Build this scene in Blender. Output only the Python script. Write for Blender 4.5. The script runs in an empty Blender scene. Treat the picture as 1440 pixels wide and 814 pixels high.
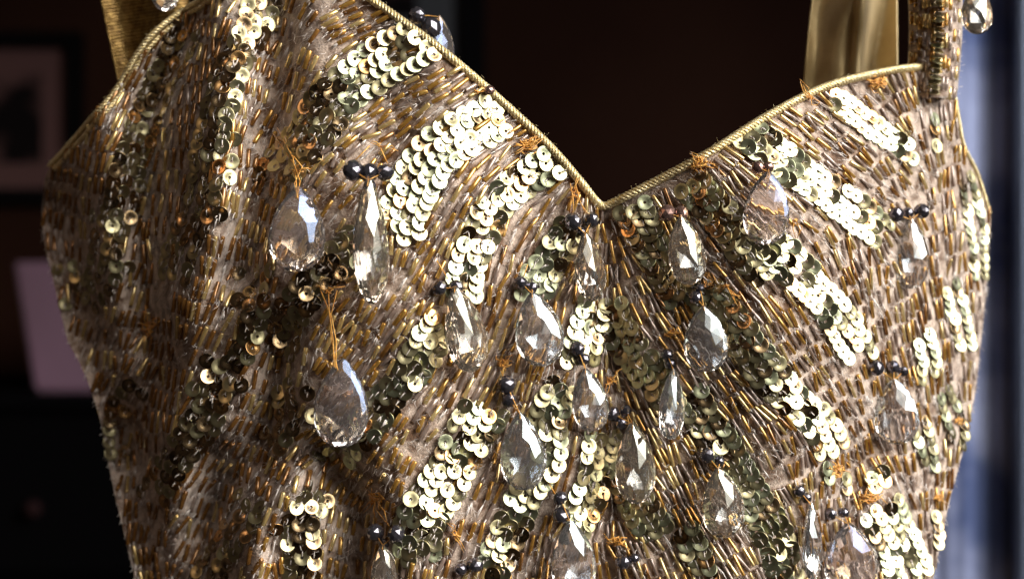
import bpy, bmesh, math, random
import numpy as np
from mathutils import Vector, Matrix
R = random.Random(7)
S = bpy.context.scene
COL = S.collection

# ------------------------------------------------------------------ camera
CD = 0.40                      # camera to the plane of the bodice, metres
K = 0.0002                     # metres per photograph pixel on that plane
cam = bpy.data.objects.new('camera', bpy.data.cameras.new('camera'))
COL.objects.link(cam); S.camera = cam
cam.location = (0, -CD, 0); cam.rotation_euler = (math.radians(90), 0, 0)
cam.data.sensor_width = 36; cam.data.lens = 50
cam.data.clip_start = 0.01; cam.data.clip_end = 50
cam.data.dof.use_dof = True; cam.data.dof.focus_distance = CD - 0.006
cam.data.dof.aperture_fstop = 9.0

# ------------------------------------------------------------------ world: dim room
W = bpy.data.worlds.new('World'); S.world = W; W.use_nodes = True
nt = W.node_tree; nt.nodes.clear()
out = nt.nodes.new('ShaderNodeOutputWorld'); bg = nt.nodes.new('ShaderNodeBackground')
tc = nt.nodes.new('ShaderNodeTexCoord'); nz = nt.nodes.new('ShaderNodeTexNoise')
nz.inputs['Scale'].default_value = 2.2; nz.inputs['Detail'].default_value = 1.5
cr = nt.nodes.new('ShaderNodeValToRGB')
cr.color_ramp.elements[0].position = 0.40; cr.color_ramp.elements[0].color = (0.008, 0.006, 0.006, 1)
cr.color_ramp.elements[1].position = 0.66; cr.color_ramp.elements[1].color = (0.46, 0.34, 0.27, 1)
nt.links.new(tc.outputs['Generated'], nz.inputs['Vector']); nt.links.new(nz.outputs[0], cr.inputs[0])
nt.links.new(cr.outputs[0], bg.inputs['Color']); nt.links.new(bg.outputs[0], out.inputs['Surface'])
bg.inputs['Strength'].default_value = 0.14

# ------------------------------------------------------------------ lamps
def area(name, loc, target, sx, sy, power, color, spread=180):
    l = bpy.data.lights.new(name, 'AREA'); l.shape = 'RECTANGLE'; l.size = sx; l.size_y = sy
    l.energy = power; l.color = color; l.spread = math.radians(spread)
    o = bpy.data.objects.new(name, l); COL.objects.link(o); o.location = loc
    o.rotation_euler = (Vector(target) - Vector(loc)).to_track_quat('-Z', 'Y').to_euler()
    return o
KEY = Vector((0.62, -0.40, 0.40))
area('window_light', KEY, (0.03, 0, 0.045), 1.02, 1.08, 6.1, (1.0, 0.975, 0.90), 60)
area('sequin_fill_light', (0.95, -1.10, 1.0), (0.08, 0, 0), 1.7, 1.3, 3.0, (1.0, 0.95, 0.87), 60)  # added soft fill, out of view, to lift sequins that miss the key
area('room_lamp', (-0.9, -0.55, 0.35), (-0.1, 0, 0), 0.16, 0.16, 0.36, (1.0, 0.60, 0.34))
area('curtain_fill_light', (1.0, 0.05, 0.6), (0.47, 0.75, 0.0), 0.4, 0.5, 4.8, (0.80, 0.87, 1.0), 90)  # added fill in front of the curtain, only to brighten it

S.view_settings.view_transform = 'Standard'; S.view_settings.look = 'None'
S.view_settings.exposure = 0.0; S.view_settings.gamma = 1.0
S.render.engine = 'CYCLES'

# ------------------------------------------------------------------ object helpers
def link(name, me, mat=None, parent=None):
    o = bpy.data.objects.new(name, me); COL.objects.link(o)
    if mat is not None and me is not None and not me.materials: me.materials.append(mat)
    if parent is not None: o.parent = parent
    return o
def empty(name, label, cat, group=None, loc=(0, 0, 0)):
    o = bpy.data.objects.new(name, None); COL.objects.link(o); o.location = loc
    o.empty_display_size = 0.01
    o['label'] = label; o['category'] = cat
    if group: o['group'] = group
    return o
def mesh_from(name, verts, faces, smooth=False, uv=None):
    me = bpy.data.meshes.new(name); me.from_pydata([tuple(v) for v in verts], [], faces); me.update()
    if smooth: me.polygons.foreach_set('use_smooth', [True] * len(me.polygons))
    return me
def box_bm(bm, x0, x1, y0, y1, z0, z1):
    r = bmesh.ops.create_cube(bm, size=1)
    for v in r['verts']:
        v.co = Vector((x0 + (v.co.x + .5) * (x1 - x0), y0 + (v.co.y + .5) * (y1 - y0), z0 + (v.co.z + .5) * (z1 - z0)))
def box(name, x0, x1, y0, y1, z0, z1, mat, parent=None, bevel=0.0):
    bm = bmesh.new(); box_bm(bm, x0, x1, y0, y1, z0, z1)
    if bevel: bmesh.ops.bevel(bm, geom=list(bm.edges), offset=bevel, segments=2, affect='EDGES')
    me = bpy.data.meshes.new(name); bm.to_mesh(me); bm.free()
    return link(name, me, mat, parent)

# ------------------------------------------------------------------ materials
def mat(name):
    m = bpy.data.materials.new(name); m.use_nodes = True
    return m, m.node_tree, m.node_tree.nodes['Principled BSDF']
def setp(b, **k):
    names = dict(color='Base Color', metal='Metallic', rough='Roughness', ior='IOR', trans='Transmission Weight',
                 coat='Coat Weight', coatr='Coat Roughness', sheen='Sheen Weight', film='Thin Film Thickness', filmior='Thin Film IOR',
                 spec='Specular IOR Level', aniso='Anisotropic', alpha='Alpha')
    for q, v in k.items():
        b.inputs[names[q]].default_value = (*v, 1) if q == 'color' else v
def noise_color(t, b, c1, c2, scale, detail=3, lo=.35, hi=.65, coord='Object'):
    tc = t.nodes.new('ShaderNodeTexCoord'); n = t.nodes.new('ShaderNodeTexNoise'); r = t.nodes.new('ShaderNodeValToRGB')
    n.inputs['Scale'].default_value = scale; n.inputs['Detail'].default_value = detail
    r.color_ramp.elements[0].position = lo; r.color_ramp.elements[1].position = hi
    r.color_ramp.elements[0].color = (*c1, 1); r.color_ramp.elements[1].color = (*c2, 1)
    t.links.new(tc.outputs[coord], n.inputs['Vector']); t.links.new(n.outputs[0], r.inputs[0]); t.links.new(r.outputs[0], b.inputs['Base Color'])
    return tc, n, r
def bump(t, b, scale, strength, dist, tex='ShaderNodeTexNoise', detail=3):
    tc = t.nodes.new('ShaderNodeTexCoord'); n = t.nodes.new(tex)
    n.inputs['Scale'].default_value = scale
    if 'Detail' in n.inputs: n.inputs['Detail'].default_value = detail
    bp = t.nodes.new('ShaderNodeBump'); bp.inputs['Strength'].default_value = strength; bp.inputs['Distance'].default_value = dist
    t.links.new(tc.outputs['Object'], n.inputs['Vector']); t.links.new(n.outputs[0], bp.inputs['Height']); t.links.new(bp.outputs[0], b.inputs['Normal'])
    return n, bp
def sequin_mat(name, c, rough):
    m, t, b = mat(name); setp(b, color=c, metal=1.0, rough=rough, coat=.12, coatr=.12)
    tc, n, r = noise_color(t, b, tuple(x * .82 for x in c), c, 260, 3)
    bump(t, b, 330, .22, .0004)
    return m
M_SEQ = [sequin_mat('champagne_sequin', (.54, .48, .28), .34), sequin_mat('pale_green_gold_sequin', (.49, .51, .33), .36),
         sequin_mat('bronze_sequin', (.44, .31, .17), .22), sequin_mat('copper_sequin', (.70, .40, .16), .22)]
def bead_mat(name, c, c2, metal, trans, rough=.12):
    m, t, b = mat(name); setp(b, color=c, metal=metal, rough=rough, trans=trans, coat=.8, coatr=.05, ior=1.5)
    noise_color(t, b, c, c2, 420, 2)
    return m
M_BEAD = [bead_mat('amber_glass_bead', (.50, .25, .045), (.78, .46, .12), .6, .15, .15),
          bead_mat('honey_glass_bead', (.70, .47, .17), (.90, .70, .34), .6, .15, .15),
          bead_mat('mauve_lined_glass_bead', (.30, .21, .17), (.54, .42, .36), .25, .3, .18),
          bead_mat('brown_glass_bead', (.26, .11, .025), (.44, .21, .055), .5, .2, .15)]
m, t, b = mat('mauve_tulle_lining'); setp(b, rough=.75, sheen=.5)
noise_color(t, b, (.16, .08, .04), (.66, .52, .43), 260, 6, .38, .60); bump(t, b, 1500, .9, .0006, detail=4); M_FAB = m
m, t, b = mat('pale_thread'); setp(b, color=(.86, .78, .74), rough=.3, trans=.1, spec=.8); M_THR = m
m, t, b = mat('orange_thread'); setp(b, color=(.62, .27, .045), rough=.5, sheen=.3); M_OTH = m
noise_color(t, b, (.62, .24, .02), (.88, .48, .10), 600)
m, t, b = mat('gold_metallic_cord'); setp(b, metal=.6, rough=.32)
noise_color(t, b, (.60, .44, .18), (.95, .82, .52), 1500, 2); bump(t, b, 2600, .6, .0004); M_CORD = m
m, t, b = mat('gold_satin'); setp(b, rough=.42, sheen=.3, metal=.45, aniso=.5)
noise_color(t, b, (.34, .23, .09), (.62, .47, .24), 45, 5); M_SATIN = m
tcn = t.nodes.new('ShaderNodeTexCoord'); w1 = t.nodes.new('ShaderNodeTexWave'); w1.bands_direction = 'DIAGONAL'
w1.inputs['Scale'].default_value = 900; w1.inputs['Distortion'].default_value = 2
bp = t.nodes.new('ShaderNodeBump'); bp.inputs['Strength'].default_value = .35; bp.inputs['Distance'].default_value = .0003
t.links.new(tcn.outputs['Object'], w1.inputs['Vector']); t.links.new(w1.outputs['Fac'], bp.inputs['Height']); t.links.new(bp.outputs[0], b.inputs['Normal'])
m, t, b = mat('gold_lame'); setp(b, rough=.35, metal=.7)
noise_color(t, b, (.12, .065, .018), (.30, .19, .06), 500, 5); M_LAME = m
bump(t, b, 1400, .6, .0005)
def crystal_mat(name, c, film):
    m, t, b = mat(name); setp(b, color=c, rough=.0, trans=.955, ior=1.66, film=film, filmior=2.35 if film < 100 else 1.85)
    return m
M_CRY = {'clear': crystal_mat('clear_iridescent_crystal', (.98, .98, 1.0), 48),
         'champagne': crystal_mat('champagne_crystal', (1.0, .91, .80), 60),
         'smoke': crystal_mat('smoky_rose_crystal', (.96, .90, .91), 168)}
m, t, b = mat('hematite_bead'); setp(b, color=(.16, .15, .18), metal=.85, rough=.12, coat=.5); M_HEM = m
m, t, b = mat('rose_bronze_bead'); setp(b, color=(.36, .22, .19), metal=.8, rough=.12, coat=.5); M_RBR = m

# ------------------------------------------------------------------ the bodice surface
TOP = [(58, 300), (62, 252), (70, 234), (100, 200), (130, 165), (160, 130), (190, 80), (215, 50), (250, 22), (290, -2), (335, -42), (400, -70), (470, -42),
       (515, -4), (560, 28), (620, 72), (700, 140), (770, 205), (815, 256), (838, 284), (850, 291), (864, 286), (920, 258), (1000, 215), (1080, 165), (1160, 125), (1240, 104), (1310, 97),
       (1335, 112), (1344, 150), (1352, 200), (1372, 245), (1394, 305)]
BOT = [(58, 300), (64, 350), (75, 395), (95, 480), (118, 520), (140, 585), (160, 690), (190, 814), (205, 900), (1294, 900), (1312, 814), (1335, 705), (1358, 620), (1372, 550), (1385, 430), (1394, 305)]
def interp(p, u): return float(np.interp(u, [a[0] for a in p], [a[1] for a in p]))
def segdist(u, v, a, b):
    dx, dy = b[0] - a[0], b[1] - a[1]; L = dx * dx + dy * dy
    t = max(0, min(1, ((u - a[0]) * dx + (v - a[1]) * dy) / L))
    return math.hypot(u - a[0] - t * dx, v - a[1] - t * dy)
# folds: polyline, half width px, depth m (positive = valley, negative = ridge)
FOLDS = [([(262, 20), (215, 170), (203, 300), (200, 430), (225, 520), (190, 640)], 34, .017),
         ([(392, -40), (388, 120), (365, 260), (340, 380)], 32, .015),
         ([(330, 40), (300, 200), (300, 330), (255, 480), (240, 600)], 34, -.009),
         ([(150, 170), (140, 330), (165, 430)], 30, -.007),
         ([(395, 470), (385, 560), (350, 640), (270, 760), (250, 860)], 28, .013),
         ([(440, 655), (385, 715), (362, 760), (350, 880)], 20, -.008),
         ([(455, 640), (500, 710), (505, 780), (480, 880)], 38, .018),
         ([(620, 60), (640, 220), (600, 420), (540, 640), (600, 880)], 70, -.006),
         ([(850, 300), (850, 420), (870, 560), (850, 760), (850, 900)], 30, .005),
         ([(1030, 240), (1090, 400), (1090, 650), (1060, 860)], 80, -.006),
         ([(1230, 130), (1290, 330), (1250, 560), (1180, 720), (1150, 860)], 26, .005),
         ([(80, 300), (110, 420), (150, 560), (190, 720), (210, 860)], 44, .017),
         ([(180, 520), (235, 640), (262, 800)], 24, -.003),
         ([(300, 640), (290, 760), (300, 860)], 26, .010)]
def depth_raw(u, v):
    s = (u - 745) / 655.0
    y = (.040 * s * s + .016 * abs(s) ** 6) if s < 0 else (.028 * s * s + .046 * abs(s) ** 6)
    y -= .022 * math.exp(-((u - 415) / 215) ** 2 - ((v - 330) / 330) ** 2)
    y -= .016 * math.exp(-((u - 1110) / 190) ** 2 - ((v - 360) / 260) ** 2)
    for pl, w, a in FOLDS:
        d = min(segdist(u, v, pl[i], pl[i + 1]) for i in range(len(pl) - 1))
        if d < 3 * w: y += a * math.exp(-(d / w) ** 2)
    y += .0012 * math.sin(u * .031 + v * .013) * math.sin(v * .027 - u * .008)
    return y
GS = 6; GU = np.arange(20, 1450, GS); GV = np.arange(-120, 960, GS)
DG = np.array([[depth_raw(u, v) for u in GU] for v in GV])
def depth(u, v):
    a = min(max((u - GU[0]) / GS, 0), len(GU) - 1.001); c = min(max((v - GV[0]) / GS, 0), len(GV) - 1.001)
    i, j = int(a), int(c); fa, fc = a - i, c - j
    return (DG[j, i] * (1 - fa) + DG[j, i + 1] * fa) * (1 - fc) + (DG[j + 1, i] * (1 - fa) + DG[j + 1, i + 1] * fa) * fc
def W3(u, v, y):
    f = K * (CD + y) / CD
    return Vector(((u - 720) * f, y, (407 - v) * f))
def P(u, v, off=0.0):
    return W3(u, v, depth(u, v) - off)
def frame(u, v):
    a = P(u + 4, v) - P(u - 4, v); b_ = P(u, v + 4) - P(u, v - 4)
    n = a.cross(b_).normalized()
    if n.y > 0: n = -n
    return a.normalized(), b_.normalized(), n
def inside(u, v, mg=0):
    return 60 < u < 1392 and interp(TOP, u) + mg < v < min(interp(BOT, u) - mg, 850)

dress = empty('dress', 'gold beaded and sequined dress bodice with sweetheart neckline, hanging before a dark wall', 'dress', loc=(0, 0, -.1))
PAR = dress
def child(name, me, mt=None, parent=None):
    o = link(name, me, mt, parent or PAR)
    o.matrix_parent_inverse = Matrix.Translation(-Vector((0, 0, -.1))) if (parent or PAR) is dress else Matrix()
    return o

# bodice cloth
NC, NR = 280, 170
us = [58.5 + (1393.5 - 58.5) * (.5 - .5 * math.cos(math.pi * i / NC)) * .5 + (1393.5 - 58.5) * (i / NC) * .5 for i in range(NC + 1)]
vs = []; fs = []
for i, u in enumerate(us):
    a, c = interp(TOP, u) + 1, interp(BOT, u)
    for j in range(NR + 1):
        v = a + (c - a) * j / NR
        vs.append(P(u, v))
for i in range(NC):
    for j in range(NR):
        q = i * (NR + 1) + j; fs.append((q, q + NR + 1, q + NR + 2, q + 1))
child('bodice', mesh_from('bodice', vs, fs, True), M_FAB)
# back of the dress, closing it round
vs = []; fs = []
rows = list(range(310, 901, 20)); NT = 40
BV = sorted([(b_[1], b_[0]) for b_ in BOT[:9]]); BVR = sorted([(b_[1], b_[0]) for b_ in BOT[9:]])
for v in rows:
    ul = float(np.interp(v, [q[0] for q in BV], [q[1] for q in BV])); ur = float(np.interp(v, [q[0] for q in BVR], [q[1] for q in BVR]))
    A = P(ul, v, -.001); B = P(ur, v, -.001)
    for k in range(NT + 1):
        f = k / NT; q = A.lerp(B, .5 - .5 * math.cos(math.pi * f)); q.y += .11 * math.sin(math.pi * f) ** .8
        vs.append(q)
for j in range(len(rows) - 1):
    for k in range(NT):
        q = j * (NT + 1) + k; fs.append((q, q + 1, q + NT + 2, q + NT + 1))
child('back_panel', mesh_from('back_panel', vs, fs, True), M_SATIN)

# ------------------------------------------------------------------ sequin bands  (rows, gleam per point)
BANDS = [
 (3, [(262, 42, .1), (238, 100, -.2), (208, 160, .2), (187, 215, -.5), (172, 285, 0), (150, 335, -.3), (146, 385, -.6), (112, 430, 0)]),
 (3, [(376, -20, -.5), (352, 50, -.5), (325, 100, -.2), (302, 155, 0), (295, 215, .45), (285, 270, .1), (272, 320, -.1), (250, 360, -.2), (240, 405, .1)]),
 (4, [(606, 52, .7), (548, 80, .6), (500, 112, .5), (462, 150, -.6), (432, 190, -.7), (404, 226, -.5), (385, 262, -.3)]),
 (4, [(704, 160, .6), (650, 188, .9), (606, 222, .8), (580, 262, .9), (566, 305, .8), (562, 340, .8)]),
 (3, [(505, 345, -.5), (462, 372, -.6), (432, 410, -.4), (405, 450, -.5), (392, 500, -.3)]),
 (2, [(372, 372, .1), (362, 425, .2), (346, 498, .4), (312, 525, .2)]),
 (3, [(310, 530, .1), (292, 585, .2), (252, 640, -.3), (212, 700, -.5)]),
 (2, [(400, 540, .1), (404, 600, .1), (380, 640, -.2)]),
 (3, [(352, 700, .2), (330, 745, .1), (298, 805, -.1), (285, 850, -.1)]),
 (3, [(622, 455, .4), (592, 500, .1), (556, 548, -.5), (512, 600, -.6), (472, 650, -.5)]),
 (3, [(452, 690, -.1), (420, 735, .1), (428, 800, .1), (420, 850, .1)]),
 (3, [(778, 226, .5), (738, 252, .5), (694, 288, .8), (672, 335, .7), (656, 385, .5), (652, 432, .4)]),
 (4, [(682, 572, .5), (662, 610, .5), (640, 650, .5), (612, 695, .3), (588, 740, -.1), (582, 800, -.3)]),
 (3, [(806, 322, .1), (784, 350, .2), (758, 388, .1), (748, 425, 0)]),
 (3, [(838, 425, .7), (826, 470, .7), (812, 515, .2)]),
 (3, [(792, 540, .1), (770, 590, .5), (768, 650, .5), (738, 700, .4), (712, 750, .3), (690, 815, .3)]),
 (3, [(848, 610, .3), (838, 665, .6), (824, 712, .6), (800, 750, .4)]),
 (3, [(888, 290, .8), (912, 335, .4), (938, 385, -.1), (962, 420, -.3)]),
 (3, [(982, 405, .7), (1030, 452, .4), (1066, 508, .3), (1108, 556, .5), (1148, 590, .6), (1178, 640, .9)]),
 (3, [(856, 432, .2), (884, 485, .3), (915, 535, 0), (945, 560, -.2)]),
 (3, [(968, 552, .3), (998, 606, .5), (1036, 660, .3), (1068, 715, .1), (1094, 765, -.1), (1112, 830, -.2)]),
 (3, [(872, 660, 0), (900, 712, .2), (928, 760, -.2)]),
 (2, [(962, 742, .6), (986, 792, .6), (1010, 850, .5)]),
 (3, [(968, 252, .4), (1012, 302, .5), (1050, 350, .3), (1082, 388, -.3)]),
 (3, [(1082, 345, .5), (1128, 385, .5), (1172, 438, .6), (1216, 505, .9)]),
 (3, [(1048, 186, .3), (1094, 222, .6), (1146, 258, .7), (1202, 298, .7), (1246, 330, .5)]),
 (2, [(1168, 136, .7), (1212, 168, .7), (1256, 196, .7), (1290, 220, 0)]),
 (1, [(1316, 165, .9), (1320, 222, .9)]),
 (2, [(1360, 250, .4), (1372, 310, .8), (1380, 400, .8)]),
 (2, [(1334, 402, .8), (1352, 450, .9), (1364, 495, .9)]),
 (2, [(1298, 470, .7), (1308, 505, .9), (1304, 545, .9)]),
 (1, [(1166, 655, .6), (1164, 690, .6)]), (1, [(1190, 672, .6), (1190, 705, .6)]),
 (2, [(1232, 660, .3), (1240, 690, .3)]),
 (4, [(1240, 710, .5), (1262, 760, .6), (1286, 830, .8)]),
 (2, [(1326, 545, .2), (1348, 605, .6), (1342, 630, .3)]),
 (2, [(1292, 595, .7), (1306, 635, .5), (1312, 668, .6)]),
 (1, [(1316, 722, .8), (1322, 790, .8)]),
 (1, [(186, 538, .7), (158, 570, .7), (152, 605, .9), (157, 652, .7)]),
 (1, [(105, 372, .8), (108, 400, .7)]),
 (1, [(222, 352, .4), (226, 362, .4)]),
]
GUIDES = [[(190, 110), (140, 190), (100, 300), (110, 400)], [(520, 22), (460, 50)], [(440, 60), (400, 140)], [(600, 125), (520, 175)], [(640, 300), (520, 480)],
          [(560, 420), (400, 640)], [(640, 520), (540, 690), (520, 800)], [(720, 500), (690, 560)], [(845, 310), (842, 420)], [(870, 320), (950, 450)], [(900, 440), (980, 590)],
          [(1100, 180), (1230, 260)], [(1060, 380), (1160, 520)], [(1250, 120), (1320, 230)], [(1345, 150), (1350, 260), (1350, 400), (1350, 560), (1290, 800)],
          [(1200, 360), (1300, 600)], [(1180, 540), (1240, 650), (1270, 700)], [(240, 480), (190, 620), (200, 800)], [(340, 560), (250, 740)], [(900, 560), (960, 700), (1040, 820)],
          [(850, 560), (850, 620)], [(870, 780), (890, 840)], [(640, 780), (620, 840)], [(760, 760), (750, 840)], [(330, 420), (290, 500)]]
segs = []
for rws, pl in BANDS:
    for i in range(len(pl) - 1): segs.append((pl[i][:2], pl[i + 1][:2]))
for pl in GUIDES:
    for i in range(len(pl) - 1): segs.append((pl[i], pl[i + 1]))
FS = 16; FU = np.arange(20, 1450, FS); FV = np.arange(-120, 960, FS)
UU, VV = np.meshgrid(FU, FV); C2 = np.zeros(UU.shape); S2 = np.zeros(UU.shape)
for a, c in segs:
    dx, dy = c[0] - a[0], c[1] - a[1]; L2 = dx * dx + dy * dy
    tt = np.clip(((UU - a[0]) * dx + (VV - a[1]) * dy) / L2, 0, 1)
    d2 = (UU - a[0] - tt * dx) ** 2 + (VV - a[1] - tt * dy) ** 2
    w = 1 / (d2 + 500) ** 1.6; an = 2 * math.atan2(dy, dx)
    C2 += w * math.cos(an); S2 += w * math.sin(an)
def flow(u, v):
    a = min(max((u - FU[0]) / FS, 0), len(FU) - 1.001); c = min(max((v - FV[0]) / FS, 0), len(FV) - 1.001)
    i, j = int(a), int(c); fa, fc = a - i, c - j
    def bl(G): return (G[j, i] * (1 - fa) + G[j, i + 1] * fa) * (1 - fc) + (G[j + 1, i] * (1 - fa) + G[j + 1, i + 1] * fa) * fc
    an = .5 * math.atan2(bl(S2), bl(C2)); dx, dy = math.cos(an), math.sin(an)
    if dy < 0: dx, dy = -dx, -dy
    return dx, dy

# templates ---------------------------------------------------------
def sequin_template(n=16, ro=.0023, ri=.00048, th=.00011):
    v = []; f = []
    for (r, y) in ((ri, 0), (ro * .5, -.00005), (ro * .95, -.00026), (ro, -.00024), (ro, -.00024 + th), (ri, th)):
        for k in range(n):
            a = 2 * math.pi * k / n; v.append((r * math.cos(a), r * math.sin(a), -y))
    for q in range(5):
        for k in range(n):
            k2 = (k + 1) % n; f.append((q * n + k, q * n + k2, (q + 1) * n + k2, (q + 1) * n + k))
    return np.array(v), f
def bead_template(n=8, r=.00066, L=.0049):
    v = []; f = []
    for (x, rr) in ((-.5 * L + .0005, r * .42), (-.5 * L, r * .45), (-.5 * L, r * .85), (-.5 * L + .00014, r), (.5 * L - .00014, r), (.5 * L, r * .85), (.5 * L, r * .45), (.5 * L - .0005, r * .42)):
        for k in range(n):
            a = 2 * math.pi * k / n; v.append((x, rr * math.cos(a), rr * math.sin(a)))
    for q in range(7):
        for k in range(n):
            k2 = (k + 1) % n; f.append((q * n + k, q * n + k2, (q + 1) * n + k2, (q + 1) * n + k))
    f.append(tuple(range(n))[::-1]); f.append(tuple(range(7 * n, 8 * n)))
    return np.array(v), f
SV, SF = sequin_template(); BVt, BF = bead_template()
def joined(name, template, items, mats, parent=None):
    tv, tf = template; allv = []; allf = []; mi = []
    for q, (Mx, k) in enumerate(items):
        A = np.array(Mx); allv.append(tv @ A[:3, :3].T + A[:3, 3]); o = q * len(tv)
        allf.extend([tuple(x + o for x in f) for f in tf]); mi.extend([k] * len(tf))
    me = bpy.data.meshes.new(name); me.from_pydata(np.concatenate(allv).tolist(), [], allf); me.update()
    for mm in mats: me.materials.append(mm)
    me.polygons.foreach_set('material_index', mi); me.polygons.foreach_set('use_smooth', [True] * len(mi))
    o = child(name, me, None, parent); o['kind'] = 'stuff'
    return o
def singles(name, template, items, mats, parent=None):
    ms = []
    for k, mm in enumerate(mats):
        me = mesh_from(name, template[0], template[1], True); me.materials.append(mm); ms.append(me)
    for Mx, k in items:
        o = child(name, ms[k], None, parent); o.matrix_basis = Mx
def basis(loc, xdir, n, sc=1.0):
    x = (xdir - n * xdir.dot(n)).normalized(); y = n.cross(x)
    Mx = Matrix(((x.x, y.x, n.x, loc.x), (x.y, y.y, n.y, loc.y), (x.z, y.z, n.z, loc.z), (0, 0, 0, 1)))
    return Mx @ Matrix.Diagonal((sc, sc, sc, 1))
CAMP = Vector((0, -CD, 0))
THR = []      # thread polylines (points, radius)

# sequins ---------------------------------------------------------
seq = []; occ = {}
def occ_add(u, v): occ.setdefault((int(u // 20), int(v // 20)), []).append((u, v))
def occ_near(u, v, r):
    a, c = int(u // 20), int(v // 20)
    for i in (a - 1, a, a + 1):
        for j in (c - 1, c, c + 1):
            for q in occ.get((i, j), ()):
                if (q[0] - u) ** 2 + (q[1] - v) ** 2 < r * r: return True
    return False
def place_sequin(u, v, dx, dy, g, sc=1.0):
    ax, ay, n = frame(u, v)
    x = (ax * dx + ay * dy).normalized()
    p = P(u, v)
    H = ((KEY - p).normalized() + (CAMP - p).normalized()).normalized()
    n2 = n.copy()
    tilt = R.gauss(.17, .06) if u < 850 else R.gauss(.26, .03)
    n2 = (n2 - x * tilt).normalized()               # shingled: the upper edge lies on the next one
    g2 = (g * .50 if u > 850 else g * .85) + R.gauss(0, .16 if u > 850 else .30 if u > 480 else .48)
    if g2 > .25:
        t_ = min(1, g2 * .95); n2 = n2.lerp(H, t_).normalized()
    elif g2 < -.1 and u < 850:
        n2 = (n2 * .7 + Vector((-.12, -.55, -.16)) * min(1, .5 - g2)).normalized()
    if g2 < .25 and n2.dot(H) > .92 and R.random() < .8:
        n2 = (n2 + Vector((-.30, -.10, -.36)) * R.uniform(.7, 1.3)).normalized()
    if n2.dot(n) < .76:
        n2 = n2.lerp(n, .45).normalized()
    n2 = (n2 + Vector((R.gauss(0, .10), R.gauss(0, .03), R.gauss(0, .10))) * (.45 if u > 850 else 1)).normalized()
    hgt = .0008 + .0006 * R.random() + .0016 * math.sqrt(max(0, 1 - n2.dot(n) ** 2))
    loc = P(u, v, hgt)
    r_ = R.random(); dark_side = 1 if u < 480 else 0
    k = (0 if r_ < .44 else 2 if r_ < .90 else 3) if dark_side else (0 if r_ < .50 else 1 if r_ < .84 else 2 if r_ < .97 else 3)  # more bronze on the left: darkness of the shaded side put into sequin colour
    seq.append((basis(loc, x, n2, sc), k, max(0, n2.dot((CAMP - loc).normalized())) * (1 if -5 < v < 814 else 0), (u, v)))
    occ_add(u, v)
    if R.random() < .8:
        q0 = loc - n2 * .0001; up = loc + n2 * .00045
        e = (x * (1 if R.random() < .5 else -1) + Vector((R.gauss(0, .2), 0, R.gauss(0, .2)))).normalized()
        THR.append(([q0, up + e * .0005, up + e * .0016 - n2 * .0001, loc + e * .0026 - n2 * .0006], .00016))
for rws, pl in BANDS:
    pts = [Vector((a[0], a[1])) for a in pl]; cum = [0]
    for i in range(len(pts) - 1): cum.append(cum[-1] + (pts[i + 1] - pts[i]).length)
    for row in range(rws):
        off0 = (row - (rws - 1) / 2) * 17.0
        s = R.uniform(0, 7) + (7 if row % 2 else 0) ; s_end = cum[-1] - R.uniform(0, 16)
        wob = R.uniform(0, 6)
        while s < s_end:
            i = max(0, min(len(pts) - 2, int(np.searchsorted(cum, s)) - 1)); f = (s - cum[i]) / (cum[i + 1] - cum[i])
            p = pts[i].lerp(pts[i + 1], f); d = (pts[i + 1] - pts[i]).normalized()
            # smooth direction
            if f > .5 and i + 2 < len(pts): d = d.lerp((pts[i + 2] - pts[i + 1]).normalized(), f - .5).normalized()
            if f < .5 and i > 0: d = d.lerp((pts[i] - pts[i - 1]).normalized(), .5 - f).normalized()
            off = off0 + 2 * math.sin(s * .05 + wob) + R.gauss(0, 1.0)
            u, v = p.x - d.y * off, p.y + d.x * off
            g = pl[i][2] * (1 - f) + pl[i + 1][2] * f
            if inside(u, v, 3 if u < 240 or u > 1280 else 7): place_sequin(u, v, d.x, d.y, g, R.uniform(.95, 1.04))
            s += R.gauss(12.6, .6) if u > 850 else R.gauss(15.5, 1.6)
            if R.random() < .02: s += 12
for rws, pl in BANDS:                 # stray sequins sewn just off the rows on the left side
    for i in range(len(pl) - 1):
        for q in range(2):
            f = R.random(); u = pl[i][0] * (1 - f) + pl[i + 1][0] * f + R.choice((-1, 1)) * R.uniform(20, 36); v = pl[i][1] * (1 - f) + pl[i + 1][1] * f + R.uniform(-8, 8)
            if u < 500 and inside(u, v, 7) and not occ_near(u, v, 15):
                dx, dy = flow(u, v); place_sequin(u, v, dx, dy, R.choice((-.4, 0, .2, .5)), 1.0)
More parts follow.
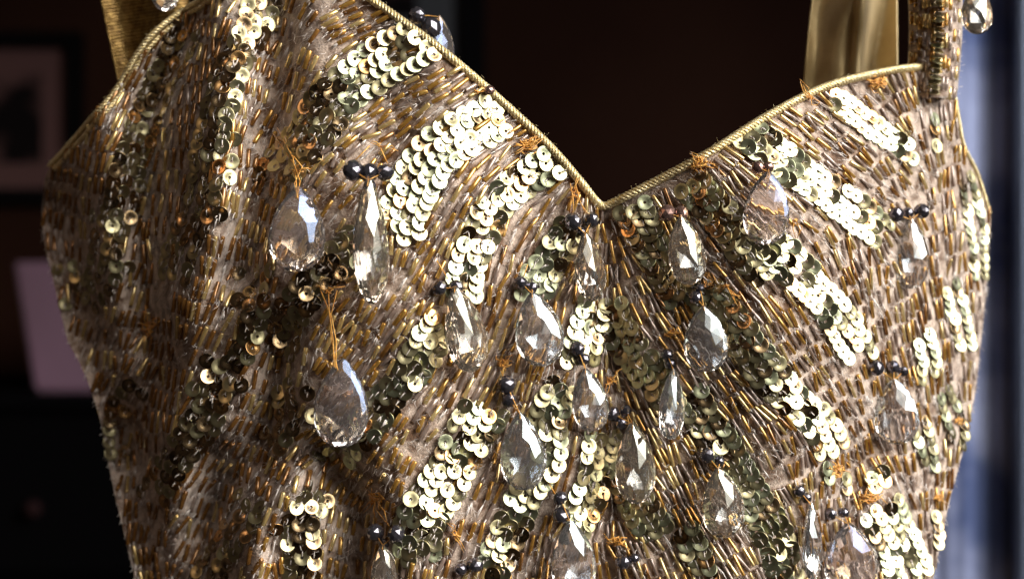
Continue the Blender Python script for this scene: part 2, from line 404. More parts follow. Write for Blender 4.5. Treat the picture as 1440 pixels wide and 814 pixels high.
# ------------------------------------------------------------------ bugle beads along stream lines
cell = 8; grid = {}
def gnear(u, v, r, own=None):
    a, c = int(u // cell), int(v // cell); k = int(r // cell) + 1
    for i in range(a - k, a + k + 1):
        for j in range(c - k, c + k + 1):
            for q in grid.get((i, j), ()):
                if q[2] != own and (q[0] - u) ** 2 + (q[1] - v) ** 2 < r * r: return True
    return False
def dsep(u): return 8.6 if u < 340 else 10.4 if u < 640 else (10.0 - 2.2 * min(1, (u - 640) / 260))
beads = []; lines = []; STEP = 3.0; lid = 0
queue = [(640, 300, 0.0), (1100, 300, 0), (300, 300, 0)]
for u in range(75, 1390, 22):
    for v in range(-40, 850, 22): queue.append((u + R.uniform(-6, 6), v + R.uniform(-6, 6), None))
qi = 0; from collections import deque
dq = deque(queue[:3]); rest = deque(queue[3:])
while dq or rest:
    u, v, ph = dq.popleft() if dq else rest.popleft()
    if not inside(u, v, 4): continue
    ds = dsep(u)
    if gnear(u, v, ds * .93): continue
    lid += 1; pts = [(u, v)]
    for sg in (1, -1):
        a, c = u, v; part = []
        for k in range(140):
            dx, dy = flow(a, c); a2, c2 = a + sg * dx * STEP, c + sg * dy * STEP
            if not inside(a2, c2, 1) or gnear(a2, c2, dsep(a2) * .72): break
            a, c = a2, c2; part.append((a, c))
        pts = pts + part if sg == 1 else part[::-1] + pts
        if sg == -1: seed_i = len(part)
    if len(pts) < 4: continue
    for q in pts: grid.setdefault((int(q[0] // cell), int(q[1] // cell)), []).append((q[0], q[1], lid))
    left_ = u < 600
    pitch = 65.0 if left_ else 60.0; sp = pitch / 2
    ph = R.uniform(0, pitch) if ph is None else ph
    s0 = seed_i * STEP; s = (s0 + ph) % pitch - pitch
    while s < len(pts) * STEP:
        for sub in (0, 1):                      # an amber bead, then a paler one or a bare stitch
            m_ = s + 13 + sub * sp + R.gauss(0, .8); i = int(m_ / STEP)
            if not 2 <= i < len(pts) - 2: continue
            a, c = pts[i]
            if sub == 0:
                if not occ_near(a, c, 10.5): beads.append((a, c, *flow(a, c), 0))
            else:
                pm = .93 if left_ else .86
                if R.random() < pm:
                    if not occ_near(a, c, 10.5): beads.append((a, c, *flow(a, c), 0 if R.random() < (.9 if left_ else .22) else 1))
                else:
                    j0, j1 = max(0, i - 4), min(len(pts) - 1, i + 4); THR.append(('gap', pts[j0], pts[j1])); THR.append(('gap', pts[j0], pts[i]))
            if R.random() < (.9 if left_ else .4) and i + 7 < len(pts): THR.append(('gap', pts[i + 3], pts[i + 7]))
        s += pitch + R.gauss(0, .8)
    # neighbours, half a pitch out of step
    for i in range(0, len(pts), 9):
        a, c = pts[i]; dx, dy = flow(a, c); local = (i * STEP - ((s0 + ph) % pitch)) % pitch
        for sd in (1, -1):
            d_ = dsep(a) * 1.0
            dq.append((a - dy * sd * d_, c + dx * sd * d_, (-local + pitch * .5) % pitch + (0)))
print('sequins', len(seq), 'beads', len(beads))
bitems = []
for (u, v, dx, dy, pale) in beads:
    ax, ay, n = frame(u, v); x = (ax * dx + ay * dy).normalized()
    x = (x + n * R.gauss(0, .09) + n.cross(x) * R.gauss(0, .11)).normalized()
    n = (n - x * n.dot(x)).normalized()
    loc = P(u, v, (.0005 if pale else .0009) + R.uniform(0, .0005))
    r_ = R.random(); br_ = .14 + .66 * min(1, max(0, (470 - u) / 200))  # brown share grows leftward, painting the shaded side darker through bead colour
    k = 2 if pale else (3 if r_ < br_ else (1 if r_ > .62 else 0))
    sl = R.uniform(.86, 1.14) * (1.25 if u < 340 else 1 if u < 640 else 1.2); sr = (1.0 if u < 340 else 1.05 if u < 700 else .80) * R.uniform(.92, 1.1)
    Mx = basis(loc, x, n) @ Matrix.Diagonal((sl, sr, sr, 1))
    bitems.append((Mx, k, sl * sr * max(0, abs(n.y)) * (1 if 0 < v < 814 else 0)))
def split(items, n=300):
    order = sorted(range(len(items)), key=lambda i: -items[i][2]); top = set(order[:n])
    return [(items[i][0], items[i][1]) for i in sorted(top)], [(items[i][0], items[i][1]) for i in range(len(items)) if i not in top]
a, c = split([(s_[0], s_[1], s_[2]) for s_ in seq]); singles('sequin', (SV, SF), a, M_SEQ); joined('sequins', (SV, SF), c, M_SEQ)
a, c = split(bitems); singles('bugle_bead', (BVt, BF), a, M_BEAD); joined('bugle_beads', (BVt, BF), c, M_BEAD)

# ------------------------------------------------------------------ threads
def tube(vs, fs, pts, r, n=4, taper=False):
    o = len(vs); m_ = len(pts)
    for i, p in enumerate(pts):
        d = (pts[min(i + 1, m_ - 1)] - pts[max(i - 1, 0)]).normalized()
        a = d.orthogonal().normalized() if i == 0 else (a - d * a.dot(d)).normalized()
        b2 = d.cross(a); rr = r * (.5 if taper and i in (0, m_ - 1) else 1)
        for k in range(n):
            t_ = 2 * math.pi * k / n; vs.append(p + (a * math.cos(t_) + b2 * math.sin(t_)) * rr)
    for i in range(m_ - 1):
        for k in range(n):
            k2 = (k + 1) % n; fs.append((o + i * n + k, o + i * n + k2, o + (i + 1) * n + k2, o + (i + 1) * n + k))
    fs.append(tuple(o + k for k in range(n))[::-1]); fs.append(tuple(o + (m_ - 1) * n + k for k in range(n)))
vs = []; fs = []
for q in THR:
    if q[0] == 'gap':
        (a, c), (a2, c2) = q[1], q[2]
        for rep in range(2 if R.random() < .6 else 1):
            e = (R.gauss(0, 1.5), R.gauss(0, 1.5)); h = R.uniform(.0010, .0022)
            um, vm = (a + a2) / 2 + e[0], (c + c2) / 2 + e[1]
            pts = [P(a, c, .0010), P(um, vm, h), P(a2 + e[0], c2 + e[1], .0009)]
            tube(vs, fs, pts, R.uniform(.00012, .00022), 3)
    else: tube(vs, fs, q[0], q[1], 3)
for _ in range(260):
    e = R.choice(('l', 'r')); v = R.uniform(325, 840)
    if e == 'l': u = float(np.interp(v, [q[0] for q in BV], [q[1] for q in BV])) + R.uniform(1, 5)
    else: u = float(np.interp(v, [q[0] for q in BVR], [q[1] for q in BVR])) - R.uniform(1, 5)
    p = P(u, v, .0003); q = Vector(((-1 if e == 'l' else 1) * R.uniform(.0003, .0013), R.gauss(-.0006, .0006), R.gauss(0, .0012)))
    tube(vs, fs, [p, p + q * .6 + Vector((0, 0, .0004)), p + q], R.uniform(.00005, .00009), 3)
# loose fuzz of the tulle
for _ in range(8000):
    u, v = R.uniform(60, 1390), R.uniform(-30, 830)
    if not inside(u, v, 3): continue
    dx, dy = flow(u, v); an = math.atan2(dy, dx) + R.gauss(0, .55); L = R.uniform(6, 17); du, dv = math.cos(an) * L, math.sin(an) * L
    w = R.gauss(0, 2)
    if not inside(u + du, v + dv, 2): continue
    pts = [P(u, v, .0006), P(u + du * .35 + w, v + dv * .35, R.uniform(.001, .0024)), P(u + du * .7 - w, v + dv * .7, R.uniform(.001, .0024)), P(u + du, v + dv, .0005)]
    tube(vs, fs, pts, R.uniform(.00005, .0001), 3)
o = child('stitching_thread', mesh_from('stitching_thread', vs, fs, True), M_THR); o['kind'] = 'stuff'

# ------------------------------------------------------------------ neckline cord: a twisted gold cord, strand by strand
def smooth_path(pts, step=3.0):
    out_ = []; n = len(pts)
    for i in range(n - 1):
        p0, p1, p2, p3 = pts[max(i - 1, 0)], pts[i], pts[i + 1], pts[min(i + 2, n - 1)]
        L = math.hypot(p2[0] - p1[0], p2[1] - p1[1]); m_ = max(2, int(L / step))
        for k in range(m_):
            t_ = k / m_
            out_.append(tuple(.5 * (2 * b1 + (-a + c_) * t_ + (2 * a - 5 * b1 + 4 * c_ - d_) * t_ ** 2 + (-a + 3 * b1 - 3 * c_ + d_) * t_ ** 3) for a, b1, c_, d_ in zip(p0, p1, p2, p3)))
    out_.append(tuple(pts[-1])); return out_
def twisted(vs, fs, path3, r, strands, pitch, cyc=1.0):
    # resample in space
    L = 0; P3 = [path3[0]]; S_ = [0]
    for i in range(1, len(path3)): L += (path3[i] - path3[i - 1]).length; P3.append(path3[i]); S_.append(L)
    n = int(L / (pitch / 9)); arr = np.array([tuple(p) for p in P3])
    ss = np.linspace(0, L, n); X = np.stack([np.interp(ss, S_, arr[:, k]) for k in range(3)], 1)
    ctr = [Vector(x) for x in X]; frs = []; a = None
    for i in range(n):
        d = (ctr[min(i + 2, n - 1)] - ctr[max(i - 2, 0)]).normalized()
        a = d.orthogonal().normalized() if a is None else (a - d * a.dot(d)).normalized()
        frs.append((a, d.cross(a)))
    rs = r * math.sin(math.pi / strands) / (1 + math.sin(math.pi / strands))
    for s_ in range(strands):
        pp = []
        for i in range(n):
            t_ = 2 * math.pi * (ss[i] / pitch + s_ / strands)
            pp.append(ctr[i] + (frs[i][0] * math.cos(t_) + frs[i][1] * math.sin(t_)) * (r - rs))
        tube(vs, fs, pp, rs, 5)
def cord(name, pts, r, strands, pitch, off=.0008, parent=None, fuzz=60, f3=None):
    path = smooth_path(pts); vs = []; fs = []
    p3 = [f3(q) if f3 else P(q[0], q[1], off) for q in path]
    twisted(vs, fs, p3, r, strands, pitch)
    for _ in range(fuzz):
        p = R.choice(p3); e = Vector((R.gauss(0, 1), R.gauss(0, .6), R.gauss(0, 1))).normalized()
        tube(vs, fs, [p + e * r * .8, p + e * r * 1.3 + Vector((0, 0, .0002)), p + e * r * 1.5 + Vector((R.gauss(0, .0004), 0, R.gauss(0, .0004)))], .00004, 3)
    return child(name, mesh_from(name, vs, fs, True), M_CORD, parent)
neck = [(470, -42), (515, -6), (560, 26), (620, 70), (700, 138), (770, 203), (815, 254), (836, 281), (848, 290), (862, 285), (920, 256), (1000, 213), (1080, 163), (1160, 123), (1240, 102), (1300, 95), (1330, 104)]
cord('neckline_cord', neck, .00132, 4, .0046, .0010, fuzz=170)
lft = [(400, -68), (340, -44), (292, -6), (250, 20), (215, 48), (190, 80), (162, 128), (130, 165), (100, 200), (70, 233)]
cord('armhole_cord', lft, .00100, 3, .0036, .0012, fuzz=140)
o = cord('armhole_cord', [(a + 7, c + 5) for a, c in lft], .00100, 3, .0036, .0008, fuzz=80)
cord('armhole_cord', [(1330, 104), (1341, 130), (1347, 165), (1355, 205), (1374, 245), (1391, 300)], .0008, 4, .003, .0004, fuzz=60)

# ------------------------------------------------------------------ orange knots, tufts and loops
def knot(u, v, n=16, size=16, spikes=()):
    vs = []; fs = []
    for _ in range(n):
        a = R.uniform(0, 6.28); l = R.uniform(.3, 1) * size; cu, cv = u + R.gauss(0, size * .22), v + R.gauss(0, size * .18)
        pts = [P(cu - math.cos(a) * l * .5, cv - math.sin(a) * l * .3, .0016), P(cu + R.gauss(0, 2), cv + R.gauss(0, 2), R.uniform(.0022, .0034)), P(cu + math.cos(a) * l * .5, cv + math.sin(a) * l * .3, .0018)]
        tube(vs, fs, pts, R.uniform(.00015, .00028), 4)
    for (a, c) in spikes:
        for _ in range(2):
            j = (R.gauss(0, 2), R.gauss(0, 2)); h = R.uniform(.003, .005)
            tube(vs, fs, [P(u + j[0], v + j[1], .002), P((u + a) / 2 + R.gauss(0, 3), (v + c) / 2 + R.gauss(0, 3), h), P(a + j[0], c + j[1], .0025)], .00013, 4)
    child('thread_knot', mesh_from('thread_knot', vs, fs, True), M_OTH)
knot(740, 206, 26, 26, [(762, 196), (722, 218), (755, 190)])
knot(806, 272, 12, 14, [(800, 300), (822, 300), (812, 250)])
knot(986, 230, 26, 26, [(972, 215), (1005, 232)])
knot(1234, 116, 26, 22, [(1218, 112), (1250, 118)])
knot(1140, 138, 5, 10, [(1126, 114), (1150, 152), (1128, 122)])
knot(670, 130, 3, 14, [(690, 122)])
knot(528, 700, 26, 20, [(530, 738), (548, 738), (520, 690), (508, 720)])
knot(640, 752, 6, 10, [(655, 775), (630, 735)])
knot(710, 512, 20, 18, [(704, 532), (720, 500)]); knot(868, 762, 20, 20, [(850, 752), (884, 772)])
knot(460, 408, 6, 14, [(445, 400), (482, 402)]); knot(415, 240, 7, 16, [(436, 236)])
knot(1020, 402, 5, 8, [(1040, 420), (1012, 412), (1036, 430)]); knot(1118, 310, 4, 8, [(1120, 335), (1128, 330)])
knot(860, 535, 14, 16, [(850, 552), (872, 520)])
knot(1178, 660, 22, 24); knot(1225, 700, 22, 26); knot(1350, 590, 12, 14); knot(1320, 700, 12, 14); knot(945, 470, 14, 18, [(960, 470)])
knot(208, 462, 20, 24, [(205, 430)]); knot(535, 205, 2, 12, [(560, 210), (518, 198)])
knot(805, 190, 1, 3, [(812, 236)]) if False else None

# ------------------------------------------------------------------ straps
def sheet(name, fn, nu, nv, mt, parent=None):
    vs = [fn(i / nu, j / nv) for i in range(nu + 1) for j in range(nv + 1)]
    fs = [(i * (nv + 1) + j, (i + 1) * (nv + 1) + j, (i + 1) * (nv + 1) + j + 1, i * (nv + 1) + j + 1) for i in range(nu) for j in range(nv)]
    o = child(name, mesh_from(name, vs, fs, True), mt, parent)
    md = o.modifiers.new('thickness', 'SOLIDIFY'); md.thickness = .0006
    return o
# right: gold satin strap behind, twisted a little
def satin(a, c):
    v = -70 + 330 * c; ul = 1150 - 26 * c - 6 * math.sin(c * 3); ur = 1262 + 2 * c
    u = ul + (ur - ul) * a
    y = .058 + .004 * math.sin(a * 9 + c * 2) + .0035 * math.exp(-((a - .62 + .1 * c) / .06) ** 2) * -2.2 + .002 * math.sin(c * 11 + a * 5)
    return W3(u, v, y)
sheet('strap_lining', satin, 60, 40, M_SATIN)
def lame(a, c):
    v = -60 + 200 * c; ul = 128 + 42 * c; ur = 262 + 6 * c; u = ul + (ur - ul) * a
    y = .058 + .006 * math.sin(a * 5 + .5) + .0008 * math.sin((c * 270 + a * 25))
    return W3(u, v, y)
sheet('strap_lining', lame, 40, 420, M_LAME)
def strapfn(a, c, off=0.0):
    v = -70 + 208 * c; u = 1274 + (74 - 6 * c) * a + 6 * math.sin(c * 3)
    y0 = depth(1310, 115) * c + .040 * (1 - c); y = y0 - .008 * math.sin(math.pi * min(1, max(0, a))) + .001 - off
    return W3(u, v, y)
strap = sheet('strap', lambda a, c: strapfn(a, c), 24, 60, M_FAB)
it = []
for q in range(12):
    a = .04 + q * .083
    if q in (6,): continue
    s = R.uniform(0, .1)
    while s < 1.0:
        p = strapfn(a, s, .001); d = (strapfn(a, s + .01, .001) - p).normalized(); n = ((strapfn(a + .02, s) - strapfn(a - .02, s)).cross(d)).normalized()
        if n.y > 0: n = -n
        k = R.choice((0, 1, 2, 2, 1)); it.append((basis(p, d, n) @ Matrix.Diagonal((R.uniform(.8, .95), 1.2, 1.2, 1)), k)); s += R.uniform(.125, .145)
singles('bugle_bead', (BVt, BF), it, M_BEAD, strap)
it = []
s = .02
while s < 1.0:
    p = strapfn(.56, s, .0022); d = (strapfn(.56, s + .01, .001) - strapfn(.56, s, .001)).normalized()
    n = (Vector((0, -1, 0)) - d * 1.6 + Vector((R.gauss(0, .2), 0, 0))).normalized(); it.append((basis(p, d, n, .85), R.choice((0, 0, 1, 2)))); s += .035
singles('sequin', (SV, SF), it, M_SEQ, strap)
vs = []; fs = []
for _ in range(260):
    a, c = R.choice((R.uniform(.88, 1.0), R.uniform(0, 1))), R.uniform(.3, 1)
    p = strapfn(a, c, .0015); e = Vector((R.gauss(0, 1), R.gauss(-.3, .5), R.gauss(0, 1))).normalized()
    tube(vs, fs, [p, p + e * .001, p + e * .0018 + Vector((R.gauss(0, .0004), 0, 0))], .00006, 3)
o = child('stitching_thread', mesh_from('stitching_thread', vs, fs, True), M_THR, strap); o['kind'] = 'stuff'

# ------------------------------------------------------------------ crystal pendants
def crystal_mesh(w, h, dep, seed, m_=.62, n=12):
    r = random.Random(seed); pts = []
    mx = max(math.sin(x * .01) * math.sin(x * .005) ** m_ for x in range(1, 314))
    def o_(t_, s): return (w / 2 / mx * math.sin(t_) * max(1e-4, math.sin(t_ / 2)) ** m_ * s, h / 2 * math.cos(t_))
    cz = -h * .08
    for (s, nn, ph) in ((1.0, n * 2, 0), (.94, n * 2, .5), (.82, n, .5), (.46, n // 2, 0), (.02, 1, 0)):
        for k in range(nn):
            t_ = 2 * math.pi * (k + ph) / nn + .0001; x, z = o_(t_, 1); x, z = x * s, cz + (z - cz) * s
            y = dep / 2 * (1 - s ** 2.1) ** .62 if s < 1 else .00025
            for sg in (1, -1):
                pts.append((x + r.gauss(0, w * .006) * (s < 1), sg * y, z + r.gauss(0, w * .006) * (s < 1)))
    bm = bmesh.new(); vv = [bm.verts.new(p) for p in pts]
    res = bmesh.ops.convex_hull(bm, input=vv); dele = [g for g in res['geom_interior'] if isinstance(g, bmesh.types.BMVert)]
    bmesh.ops.delete(bm, geom=dele, context='VERTS')
    for v_ in [v_ for v_ in bm.verts if not v_.link_faces]: bm.verts.remove(v_)
    bmesh.ops.recalc_face_normals(bm, faces=bm.faces)
    me = bpy.data.meshes.new('crystal_drop'); bm.to_mesh(me); bm.free(); return me
def facet_bead(r, seed):
    bm = bmesh.new(); bmesh.ops.create_icosphere(bm, subdivisions=2, radius=r)
    rr = random.Random(seed); pl = Matrix.Rotation(rr.uniform(0, 6), 3, Vector((1, .3, .6)).normalized())
    for v_ in bm.verts: v_.co = pl @ v_.co; v_.co.z *= .88
    # flatten the facets
    bmesh.ops.dissolve_limit(bm, angle_limit=math.radians(14), verts=bm.verts, edges=bm.edges)
    me = bpy.data.meshes.new('round_bead'); bm.to_mesh(me); bm.free(); return me
GROUP = 'crystal drops sewn on the bodice'
def pendant(u, v, w, h, label, kind='clear', beads=(), threads=(), yaw=0, roll=0, pitch=0, off=None, br=12, bmat=None, z3=None, thin=.42, nf=None, cat='crystal pendant'):
    wm, hm = w * K, h * K; dep = min(wm, w * K) * thin
    base = P(u, v, (off if off is not None else .0042 + .5 * dep)) if z3 is None else W3(u, v, z3)
    root = empty('crystal_pendant', label, cat, GROUP, loc=base)
    seed = int(u * 7 + v)
    def add(name, me, mt, loc, rot=None):
        o = link(name, me, mt, root); o.location = loc
        if rot: o.rotation_euler = rot
        return o
    me = crystal_mesh(wm, hm, dep, seed, n=nf or random.Random(seed).choice((10, 12, 14))); c_ = add('crystal_drop', me, M_CRY[kind], (0, 0, 0), (math.radians(pitch), math.radians(roll), math.radians(yaw)))
    vs = []; fs = []; bp_ = []
    for i, (bu, bv, *rad) in enumerate(beads):
        rr = (rad[0] if rad else br) * K
        y_ = base.y - .0005 - .0012 * (i % 2) if z3 is not None else min(depth(bu, bv) - rr - .0012, base.y + .002)
        p = W3(bu, bv, y_) - base
        o = add('round_bead', facet_bead(rr, seed + i), bmat or M_HEM, p, (R.uniform(0, 3), R.uniform(0, 3), R.uniform(0, 3))); bp_.append(p)
    tip = c_.rotation_euler.to_matrix() @ Vector((0, 0, hm * .47)) if True else None
    for p in bp_:
        tube(vs, fs, [p, (p + tip) / 2 + Vector((0, -.0006, 0)), tip, tip - Vector((0, dep * .3, hm * .05))], .00014, 5)
    for pl in threads:
        pp = []
        for k, q in enumerate(pl):
            f = k / (len(pl) - 1); y_ = (depth(q[0], q[1]) - .0025 - .0015 * math.sin(3.14 * f)) if z3 is None else base.y
            if k == len(pl) - 1 and not beads: y_ = base.y - dep * .35
            pp.append(W3(q[0], q[1], y_) - base)
        tube(vs, fs, pp, .00017, 5)
    if vs:
        o = add('thread_loop', mesh_from('thread_loop', vs, fs, True), M_OTH, (0, 0, 0))
    return root
pendant(418, 322, 76, 116, 'drop with a rainbow facet under a frayed orange thread, left of the longest crystal', 'smoke', (),
        [[(390, 180), (400, 200), (412, 222), (416, 248), (418, 276)], [(384, 188), (396, 206), (414, 232), (422, 255), (418, 278)], [(400, 188), (405, 210), (425, 235), (414, 258), (419, 278)]], yaw=8, roll=2)
pendant(521, 338, 58, 168, 'longest, narrow crystal turned side-on under three dark grey beads', 'champagne', [(497, 240, 15), (519, 243, 14), (541, 243, 13), (520, 262, 9)], [[(520, 205), (500, 225)], [(535, 208), (545, 230)]], yaw=50, roll=-3, thin=.7, br=13, off=.011, nf=20)
pendant(480, 566, 76, 122, 'large dark clear drop hanging on a long double orange thread at lower left', 'smoke', (),
        [[(462, 412), (463, 440), (468, 475), (470, 516)], [(450, 406), (466, 445), (473, 480), (472, 518)], [(474, 408), (464, 448), (466, 480), (475, 520)]], yaw=-6, roll=2)
pendant(653, 462, 66, 122, 'tilted amber crystal under two black faceted beads, left of the middle', 'champagne', [(618, 405, 11), (641, 404, 11)], [[(614, 366), (630, 392)]], yaw=38, roll=-16, thin=.55)
pendant(757, 462, 68, 104, 'clear drop with a bright white facet on its right side, below the centre left neckline', 'clear', [(733, 398, 11), (748, 404, 9)], [[(742, 372), (736, 390)]], yaw=10, roll=-10)
pendant(829, 375, 50, 98, 'slim champagne crystal directly under the point of the neckline', 'champagne', [(805, 312, 13), (832, 310, 12), (818, 326, 7)], [[(802, 258), (806, 280), (806, 300)], [(810, 262), (816, 285), (826, 300)]], yaw=30, roll=-9, thin=.55)
pendant(965, 352, 56, 96, 'rosy see-through drop under a dark red bead right of the neckline point', 'champagne', [(938, 300, 13), (958, 300, 11)], yaw=18, roll=-10, bmat=M_RBR)
pendant(1078, 292, 62, 100, 'smoky drop with an orange spark, nearest below the right neckline edge', 'smoke', [(1066, 236, 9), (1080, 236, 9)], yaw=-14, roll=3, bmat=M_RBR)
pendant(1281, 356, 56, 106, 'bright clear drop with a blue white facet near the right side of the bodice', 'clear', [(1260, 302, 12), (1276, 300, 10), (1296, 297, 12)], yaw=5, roll=0)
pendant(992, 476, 60, 92, 'round bellied clear drop with dark centre under one grey bead, above the right sequin rows', 'clear', [(978, 418, 10), (984, 404, 7)], yaw=-8, roll=-3)
pendant(735, 634, 64, 108, 'clear drop with large pale blue facets at lower centre, left of the middle seam', 'clear', [(712, 540, 13), (716, 562, 11)], [[(704, 520), (710, 535)]], yaw=8, roll=-4)
pendant(829, 562, 52, 90, 'small pale drop on the middle seam below the sequin patch', 'clear', [(812, 490, 11), (820, 505, 10)], yaw=12, roll=-8)
pendant(945, 568, 42, 98, 'narrow ice blue drop, right of the middle seam', 'clear', [(938, 498, 9), (944, 512, 9)], yaw=28, roll=3, thin=.55)
pendant(893, 650, 62, 116, 'champagne drop lying over pale sequins, with a blue facet at its top right', 'champagne', [(862, 582, 11), (880, 577, 9), (874, 596, 9)], yaw=20, roll=-4)
pendant(1016, 706, 64, 100, 'brown tinted drop hanging under dark beads at lower right of centre', 'champagne', [(994, 640, 12), (1012, 648, 8)], yaw=16, roll=-8)
pendant(1260, 578, 66, 98, 'clear drop with a bright slanting facet under two black beads near the right edge', 'clear', [(1232, 517, 12), (1256, 516, 11), (1270, 522, 8)], yaw=-10, roll=-4)
pendant(806, 785, 66, 108, 'clear faceted drop cut off by the bottom edge below dark beads', 'clear', [(788, 700, 11), (790, 724, 13)], [[(770, 676), (784, 700)]], yaw=18, roll=-5)
pendant(541, 806, 42, 84, 'small brown crystal at the bottom edge under an orange knot', 'champagne', [(528, 748, 13), (557, 750, 13), (540, 764, 8)], yaw=24, roll=-4, thin=.6)
pendant(1196, 784, 80, 104, 'widest cloudy crystal at the bottom right edge', 'smoke', [(1168, 722, 10), (1186, 720, 9)], yaw=6, roll=-4)
pendant(1142, 762, 44, 112, 'thin crystal seen edge-on beside the widest one at bottom right', 'clear', [(1124, 690, 9), (1134, 700, 8)], yaw=55, roll=-3, thin=.6)
pendant(1374, 14, 50, 74, 'rounded drop hanging from the right strap at the top edge', 'champagne', [(1368, -22, 11)], z3=.024, yaw=10)
pendant(232, -14, 40, 66, 'rosy drop above the left cord at the top edge', 'smoke', [(228, -50, 9)], z3=.030, yaw=10)
pendant(618, 62, 48, 84, 'shadowed drop behind the neckline edge with two dark faceted beads', 'smoke', [(586, 22, 13), (606, 40, 17)], z3=.016, yaw=30)
# loose beads
def loose_bead(u, v, r, label, mt=M_HEM, off=0.0):
    p = P(u, v, r * K + .0008 + off); o = link('round_bead', facet_bead(r * K, int(u)), mt); o.location = p
    o['label'] = label; o['category'] = 'bead'; o['group'] = 'loose round beads sewn on the dress'
loose_bead(688, 127, 8, 'small glassy bead on the neckline cord right of the upper sequin band', M_RBR, .001)
loose_bead(876, 790, 12, 'left one of a pair of black beads at the bottom edge below the middle seam')
loose_bead(892, 784, 8, 'smaller black bead of the pair at the bottom edge below the middle seam')
loose_bead(648, 800, 10, 'left bead of a silvery pair at the bottom edge left of centre')
loose_bead(668, 794, 12, 'right bead of a silvery pair at the bottom edge left of centre')

# ------------------------------------------------------------------ background
WY = 1.8
def bx(u, y): return (u - 720) * K * (CD + y) / CD
def bz(v, y): return (407 - v) * K * (CD + y) / CD
m, t, b = mat('dark_brown_wall_paint'); setp(b, rough=.9, spec=.1); noise_color(t, b, (.026, .009, .0045), (.040, .015, .008), 3); bump(t, b, 90, .2, .002)
bm = bmesh.new(); box_bm(bm, -2.5, 2.5, WY, WY + .1, -1.5, 1.5); me = bpy.data.meshes.new('wall'); bm.to_mesh(me); bm.free()
wall = link('wall', me, m); wall['kind'] = 'structure'
m, t, b = mat('black_frame'); setp(b, color=(.003, .002, .002), rough=.8, spec=.1); M_BLK = m
m, t, b = mat('mauve_mount'); setp(b, color=(.15, .075, .066), rough=.9, spec=.1); M_MOUNT = m
m, t, b = mat('grey_mount'); setp(b, color=(.075, .075, .075), rough=.8); M_GMOUNT = m
m, t, b = mat('dark_print'); setp(b, rough=.8, spec=.1); noise_color(t, b, (.008, .005, .005), (.16, .08, .07), 13, 2, .48, .66); M_PRINT = m
def picture(u0, v0, u1, v1, fw, inner, label, mount):
    x0, x1, z0, z1 = bx(u0, WY), bx(u1, WY), bz(v1, WY), bz(v0, WY); f = fw * K * (CD + WY) / CD
    r = empty('framed_picture', label, 'framed picture', 'framed pictures on the wall', loc=(x0, WY, z0)); w, h = x1 - x0, z1 - z0
    for (a, b_, c, d) in ((0, f, 0, h), (w - f, w, 0, h), (f, w - f, 0, f), (f, w - f, h - f, h)):
        box('frame_bar', a, b_, -.026, -.001, c, d, M_BLK, r, .002)
    box('mount', f, w - f, -.010, -.004, f, h - f, mount, r)
    g = inner * K * (CD + WY) / CD
    box('print', f + g, w - f - g, -.012, -.0102, f + g, h - f - g, M_PRINT, r)
picture(-70, 48, 120, 288, 22, 36, 'black framed picture with mauve mount on the wall at left', M_MOUNT)
picture(420, -190, 682, 122, 36, 60, 'black framed picture with grey mount behind the neckline at top centre', M_GMOUNT)
# pale box on a dark chest at left
CY = 1.3
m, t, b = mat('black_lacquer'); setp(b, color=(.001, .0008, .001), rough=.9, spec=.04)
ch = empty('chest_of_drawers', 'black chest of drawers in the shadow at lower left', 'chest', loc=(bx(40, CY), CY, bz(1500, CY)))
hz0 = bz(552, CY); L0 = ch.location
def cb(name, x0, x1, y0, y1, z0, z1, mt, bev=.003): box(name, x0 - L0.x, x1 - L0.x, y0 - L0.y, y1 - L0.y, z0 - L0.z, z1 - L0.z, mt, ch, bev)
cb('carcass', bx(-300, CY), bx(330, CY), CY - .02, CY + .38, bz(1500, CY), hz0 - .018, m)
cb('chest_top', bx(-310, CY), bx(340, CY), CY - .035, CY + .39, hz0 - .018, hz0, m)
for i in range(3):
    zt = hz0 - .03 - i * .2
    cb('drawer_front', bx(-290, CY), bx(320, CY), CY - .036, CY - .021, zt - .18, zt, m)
m2, t2, b2 = mat('reddish_wood_knob'); setp(b2, color=(.014, .005, .005), rough=.9, spec=.1)
for (u, v) in ((66, 706), (250, 706)):
    bm = bmesh.new(); bmesh.ops.create_uvsphere(bm, u_segments=16, v_segments=10, radius=.010); me = bpy.data.meshes.new('knob'); bm.to_mesh(me); bm.free()
    o = link('knob', me, m2, ch); o.location = Vector((bx(u, CY), CY - .05, bz(v, CY))) - L0
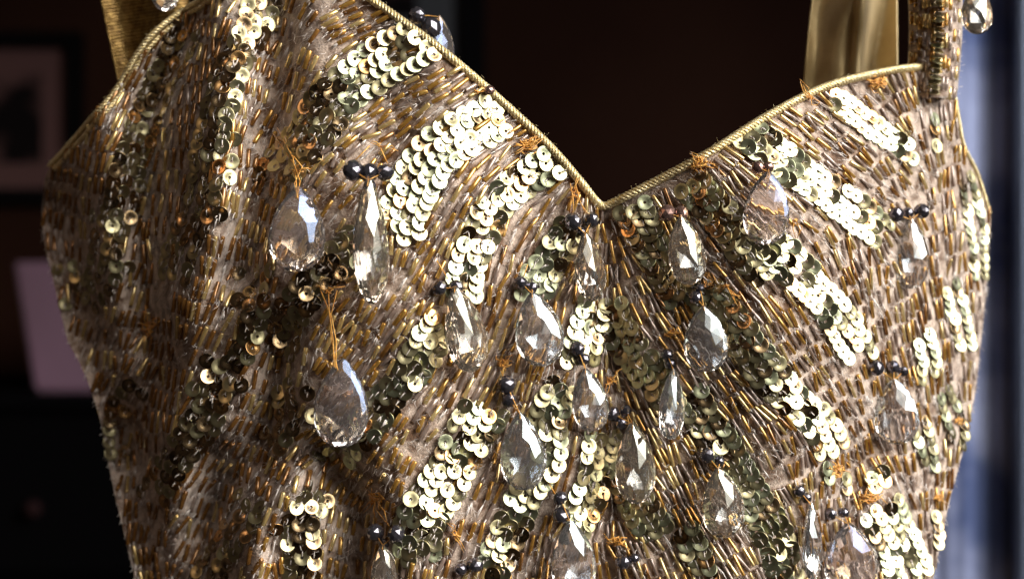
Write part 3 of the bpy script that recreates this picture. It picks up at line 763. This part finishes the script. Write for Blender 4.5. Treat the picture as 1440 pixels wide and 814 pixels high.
m, t, b = mat('pale_mauve_card'); setp(b, rough=.85); noise_color(t, b, (.14, .075, .10), (.18, .095, .135), 6)
bm = bmesh.new(); box_bm(bm, -.5, .5, 0, .2, 0, 1)
x0, x1, zz0, zz1 = bx(44, CY), bx(210, CY), hz0, bz(368, CY)
for v_ in bm.verts:
    xx = v_.co.x + .5; left = bx(14, CY) + (bx(44, CY) - bx(14, CY)) * (1 - v_.co.z); v_.co.x = left + (x1 - left) * xx; v_.co.z = zz0 + (zz1 - zz0) * v_.co.z; v_.co.y += CY + .01
bmesh.ops.bevel(bm, geom=list(bm.edges), offset=.004, segments=2, affect='EDGES')
me = bpy.data.meshes.new('storage_box'); bm.to_mesh(me); bm.free(); o = link('storage_box', me, m)
o['label'] = 'pale mauve box standing on the black chest behind the left side of the dress'; o['category'] = 'box'
# curtain at right
QY = .75
m, t, b = mat('navy_mottled_curtain'); setp(b, rough=.85, sheen=.2)
tc_, n_, r_ = noise_color(t, b, (.075, .10, .21), (.34, .36, .50), 12, 3, .42, .60); M_CUR = m
def cur(a, c):
    u = 1296 + 190 * a + 500 * max(0, a - .76); v = -420 + 1600 * c
    y = QY + .003 * math.sin(a * 17) + .001 * math.sin(a * 47 + c * 3)
    return Vector((bx(u, QY), y, bz(v, QY)))
vs = [cur(i / 120, j / 40) for i in range(121) for j in range(41)]
fs = [(i * 41 + j, (i + 1) * 41 + j, (i + 1) * 41 + j + 1, i * 41 + j + 1) for i in range(120) for j in range(40)]
cu = link('curtain', mesh_from('curtain', vs, fs, True), M_CUR)
md = cu.modifiers.new('thickness', 'SOLIDIFY'); md.thickness = .002
cu['label'] = 'blue mottled curtain hanging behind the right side of the dress'; cu['category'] = 'curtain'
m, t, b = mat('pale_window_frame'); setp(b, color=(.15, .17, .22), rough=.5)
wf = box('window_frame', bx(1430, QY - .02), bx(1560, QY - .02), QY - .03, QY - .01, -.5, .5, m, None, .002)
wf['label'] = 'pale blurred window frame post at the right edge'; wf['category'] = 'window frame'
